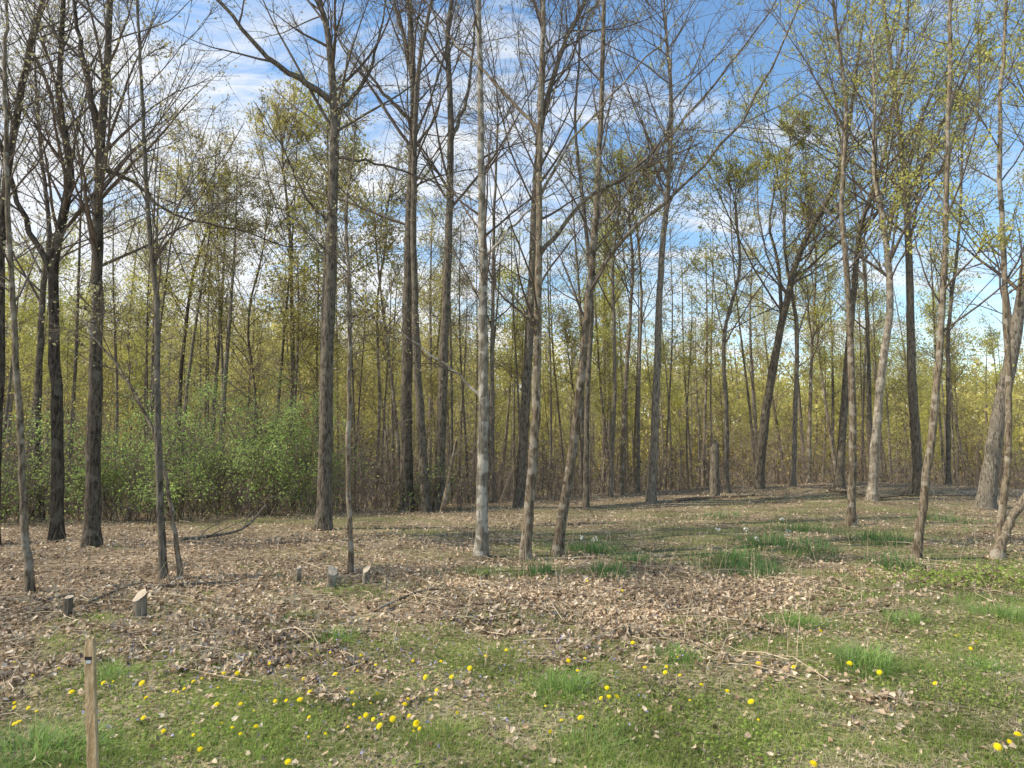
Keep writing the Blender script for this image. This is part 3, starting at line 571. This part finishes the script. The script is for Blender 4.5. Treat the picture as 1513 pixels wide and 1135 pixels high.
def snag(px,py,top,w,Y,label,lean=0,jag=1.2,sharp=False,mat='rot'):
    b=onplane(px,py,Y); g=float(height(b[0],Y)); tp=onplane(px+lean,top,Y); h=tp[2]-g; r=w/2/F*Y; S=14; K=12; th=np.arange(S)*2*np.pi/S
    t=thing('broken_snag',label,'dead tree',(b[0],Y,g)); V=[]
    jz=rng.uniform(-jag,.3,S)*r*2
    for k in range(K):
        s=k/(K-1); rr=r*(1+.35*math.exp(-s*8))*(1+.06*rng.standard_normal(S))*(1-.15*s)*(1 if not sharp else 1-.6*s)
        V.append(np.stack([rr*np.cos(th)+(tp[0]-b[0])*s,rr*np.sin(th),np.full(S,-.2)+(h+.2)*s+(jz if k==K-1 else 0)],-1))
    V=np.concatenate(V); Q=[(k*S+s,k*S+(s+1)%S,(k+1)*S+(s+1)%S,(k+1)*S+s) for k in range(K-1) for s in range(S)]
    link('trunk',mk_mesh('trunk',V,Q,None,[M[mat]]),t)
    c=V[-S:].mean(0)-np.array([0,0,r*1.2]); Vt=np.vstack([V[-S:]*np.array([.97,.97,1])+c*np.array([.03,.03,0])-np.array([0,0,.004]),[c]]); link('broken_top',mk_mesh('broken_top',Vt,None,[(s,(s+1)%S,S) for s in range(S)],[M['rot' if mat=='mid' else 'wood']],smooth=False),t)
snag(1056,738,652,14,22.3,'broken dead trunk standing on the knoll, right of the twiggy grey tree',mat='mid')
snag(652,745,640,9,18.5,'splintered stub leaning right beside the dark double trunk',24,3,True,'brown')
def log(pts,w,label,lift=.04,name='fallen_log',bark='rot',cat='log',twigs=0):
    A=[at(*p) for p in pts]
    if isinstance(lift,(int,float)): lift=[lift]*len(A)
    for a_,l_ in zip(A,lift): a_[2]+=l_
    Yb=A[0][1]; r=w/2/F*Yb; base=A[0].copy(); P=catmull(np.array(A)-base,12); R=np.linspace(r,r*.45,12)
    t=thing(name,label,cat,base); mb=MB(); V,Q=tubes(P[None],R[None],9,.05)
    c0=V[:9].mean(0); V=np.vstack([V,[c0]]); T=[(s,len(V)-1,(s+1)%9) for s in range(9)]
    link('stem' if twigs else 'trunk',mk_mesh('stem',V,Q,T,[M[bark]]),t)
    if twigs:
        P1,R1=grow(P[None],R[None],twigs,.2,.95,.45,.7,6,.02,.1,.6,.004); V,Q=tubes(P1,R1,4); mb.add(V,Q); P2,R2=grow(P1,R1,3,.2,.9,.5,.7,4,0,.1,.6,.003); V,Q=tubes(P2,R2,3); mb.add(V,Q)
        link('side_twigs',mb.mesh('side_twigs',[M['twig']]),t)
log([(1000,741),(1030,738),(1062,737)],5,'fallen log lying at the foot of the broken snag',.04)
log([(1062,736),(1095,735),(1118,733)],3.5,'thin fallen branch with side twigs between the broken snag and the dark forking trunk',.04,'fallen_branch','rot','branch',6)
log([(1225,727),(1260,731),(1290,736)],3.5,'grey fallen branch with side twigs lying left of the pale tan bent trunk',.06,'fallen_branch','rot','branch',6)
log([(1300,738),(1350,734),(1440,735)],3,'long fallen pole lying between the pale tan bent trunk and the thick leaning trunk',.05,'fallen_branch','rot','branch',8)
log([(268,800),(310,797),(360,792),(392,782)],6,'fallen branch curving up from the leaves behind the small stumps',[.03,.06,.15,.5],'fallen_branch','grey','branch',7)
log([(225,872),(290,868),(350,866),(395,872)],5,'long thin branch lying right of the slender straight young tree',.04,'fallen_branch','brown','branch',6)
log([(0,890),(50,893),(110,884)],6,'thin branch lying across the leaves at the left edge',.04,'fallen_branch','grey','branch',5)
log([(560,905),(620,880),(665,876)],4,'thin twiggy branch lying below the pale mottled trunk',.04,'fallen_branch','brown','branch',6)
log([(130,898),(170,880),(205,868)],5,'thin branch lying between the two left stumps',.05,'fallen_branch','brown','branch',5)
Y=3.0; tp=onplane(133,945,Y); bt=onplane(145,1200,Y); g=float(height(bt[0],Y))
t=thing('wooden_stake','rough wooden survey stake standing in the grass at lower left','stake',(bt[0],Y,g))
wx,wy=.021,.010; H=tp[2]-g; dx=(tp[0]-bt[0]); V=[]; K=14
for k in range(K):
    s=k/(K-1); j=rng.normal(0,.0007,8)
    z=-.08+(H+.08)*s; cx=dx*s; sc=1 if k<K-1 else .8
    for (ax,ay) in ((-.9,-1),(.9,-1),(1,-.8),(1,.8),(.9,1),(-.9,1),(-1,.8),(-1,-.8)): V.append((cx+ax*wx*sc+j[0],ay*wy*sc+j[1],z+(0.006*ax if k==K-1 else 0)))
Q=[(k*8+s,k*8+(s+1)%8,(k+1)*8+(s+1)%8,(k+1)*8+s) for k in range(K-1) for s in range(8)]; n=len(V); V.append((dx,0,H+.001)); T=[((K-1)*8+s,(K-1)*8+(s+1)%8,n) for s in range(8)]
sw=barkmat('stake_wood',(.42,.29,.15),(.66,.50,.31),scale=20)
link('shaft',mk_mesh('shaft',V,Q,T,[sw],smooth=False),t)
def box(cx,cy,cz,sx,sy,sz):
    v=[(cx+a*sx,cy+b*sy,cz+c*sz) for a in(-1,1) for b in(-1,1) for c in(-1,1)]; q=[(0,1,3,2),(4,6,7,5),(0,4,5,1),(2,3,7,6),(0,2,6,4),(1,5,7,3)]; return np.array(v),q
zz=H-.075; v,q=box(dx*zz/H-.004,-.0006,zz,.015,.0105,.007); link('black_band',mk_mesh('black_band',v,q,None,[plain('black_marker',(.015,.015,.018))],smooth=False),t)
zz=H-.090; v,q=box(dx*zz/H-.003,-.0104,zz,.010,.0012,.006); link('white_mark',mk_mesh('white_mark',v,q,None,[plain('white_marker',(.6,.66,.72))],smooth=False),t)

# ------------------------------------------------------------ light, sky, camera
EL=math.radians(42); AZ=math.radians(-100)
s=np.array([math.cos(EL)*math.sin(AZ),math.cos(EL)*math.cos(AZ),math.sin(EL)])
from mathutils import Vector
sun=bpy.data.lights.new('sun','SUN'); sun.energy=5.0; sun.angle=math.radians(.5); sun.color=(1,.91,.78)
so=bpy.data.objects.new('sun',sun); COL.objects.link(so); so.rotation_euler=Vector(s).to_track_quat('Z','Y').to_euler(); so.location=(-20,10,30)
w=bpy.data.worlds.new('World'); scene.world=w; w.use_nodes=True; nt=w.node_tree; nd=nt.nodes; lk=nt.links; nd.clear()
sky=nd.new('ShaderNodeTexSky'); sky.sky_type='NISHITA'; sky.sun_disc=False; sky.sun_elevation=EL; sky.sun_rotation=AZ; sky.ozone_density=1.8; sky.air_density=1.3; sky.dust_density=.3
hsv=nd.new('ShaderNodeHueSaturation'); hsv.inputs['Saturation'].default_value=1.15; hsv.inputs['Value'].default_value=1.5; lk.new(sky.outputs[0],hsv.inputs['Color'])
bg=nd.new('ShaderNodeBackground'); bg.inputs[1].default_value=.15; lk.new(hsv.outputs[0],bg.inputs[0])
tc=nd.new('ShaderNodeTexCoord'); sx=nd.new('ShaderNodeSeparateXYZ'); lk.new(tc.outputs['Generated'],sx.inputs[0])
def math_(op,a,b=None):
    m=nd.new('ShaderNodeMath'); m.operation=op
    for i,v in enumerate((a,b)):
        if v is None: continue
        if isinstance(v,(int,float)): m.inputs[i].default_value=v
        else: lk.new(v,m.inputs[i])
    return m.outputs[0]
zc=math_('ADD',math_('MAXIMUM',sx.outputs[2],0.0),.22)
cx_=math_('DIVIDE',sx.outputs[0],zc); cy_=math_('DIVIDE',sx.outputs[1],zc)
cm=nd.new('ShaderNodeCombineXYZ'); lk.new(cx_,cm.inputs[0]); lk.new(cy_,cm.inputs[1])
mp=nd.new('ShaderNodeMapping'); mp.inputs['Rotation'].default_value=(0,0,.7); mp.inputs['Scale'].default_value=(1.0,2.3,1); mp.inputs['Location'].default_value=(1.3,.4,0); lk.new(cm.outputs[0],mp.inputs[0])
n1=nd.new('ShaderNodeTexNoise'); n1.inputs['Scale'].default_value=2.2; n1.inputs['Detail'].default_value=12; n1.inputs['Roughness'].default_value=.66; n1.inputs['Distortion'].default_value=.5; lk.new(mp.outputs[0],n1.inputs['Vector'])
v=math_('SUBTRACT',n1.outputs[0],math_('MULTIPLY',sx.outputs[0],.24))
v=math_('ADD',v,math_('MULTIPLY',math_('SUBTRACT',.44,sx.outputs[2]),.32))
rp=ramp(nd,[(0,0,0),(.42,.42,.42),(1,1,1)],[.43,.52,.63]); lk.new(v,rp.inputs[0])
bc=nd.new('ShaderNodeBackground'); bc.inputs[0].default_value=(.93,.96,1,1); bc.inputs[1].default_value=1.04
ms=nd.new('ShaderNodeMixShader'); lk.new(rp.outputs[0],ms.inputs[0]); lk.new(bg.outputs[0],ms.inputs[1]); lk.new(bc.outputs[0],ms.inputs[2])
ow=nd.new('ShaderNodeOutputWorld'); lk.new(ms.outputs[0],ow.inputs[0])
cam=bpy.data.cameras.new('camera'); cam.sensor_width=36; cam.lens=36*F/1513; cam.clip_end=2000; cam.clip_start=.05
co=bpy.data.objects.new('camera',cam); COL.objects.link(co); co.location=(0,0,CAMZ); co.rotation_euler=(math.pi/2+PITCH,0,0); scene.camera=co
scene.view_settings.view_transform='Standard'; scene.view_settings.look='None'; scene.view_settings.exposure=0
print('total',time.time()-T0)
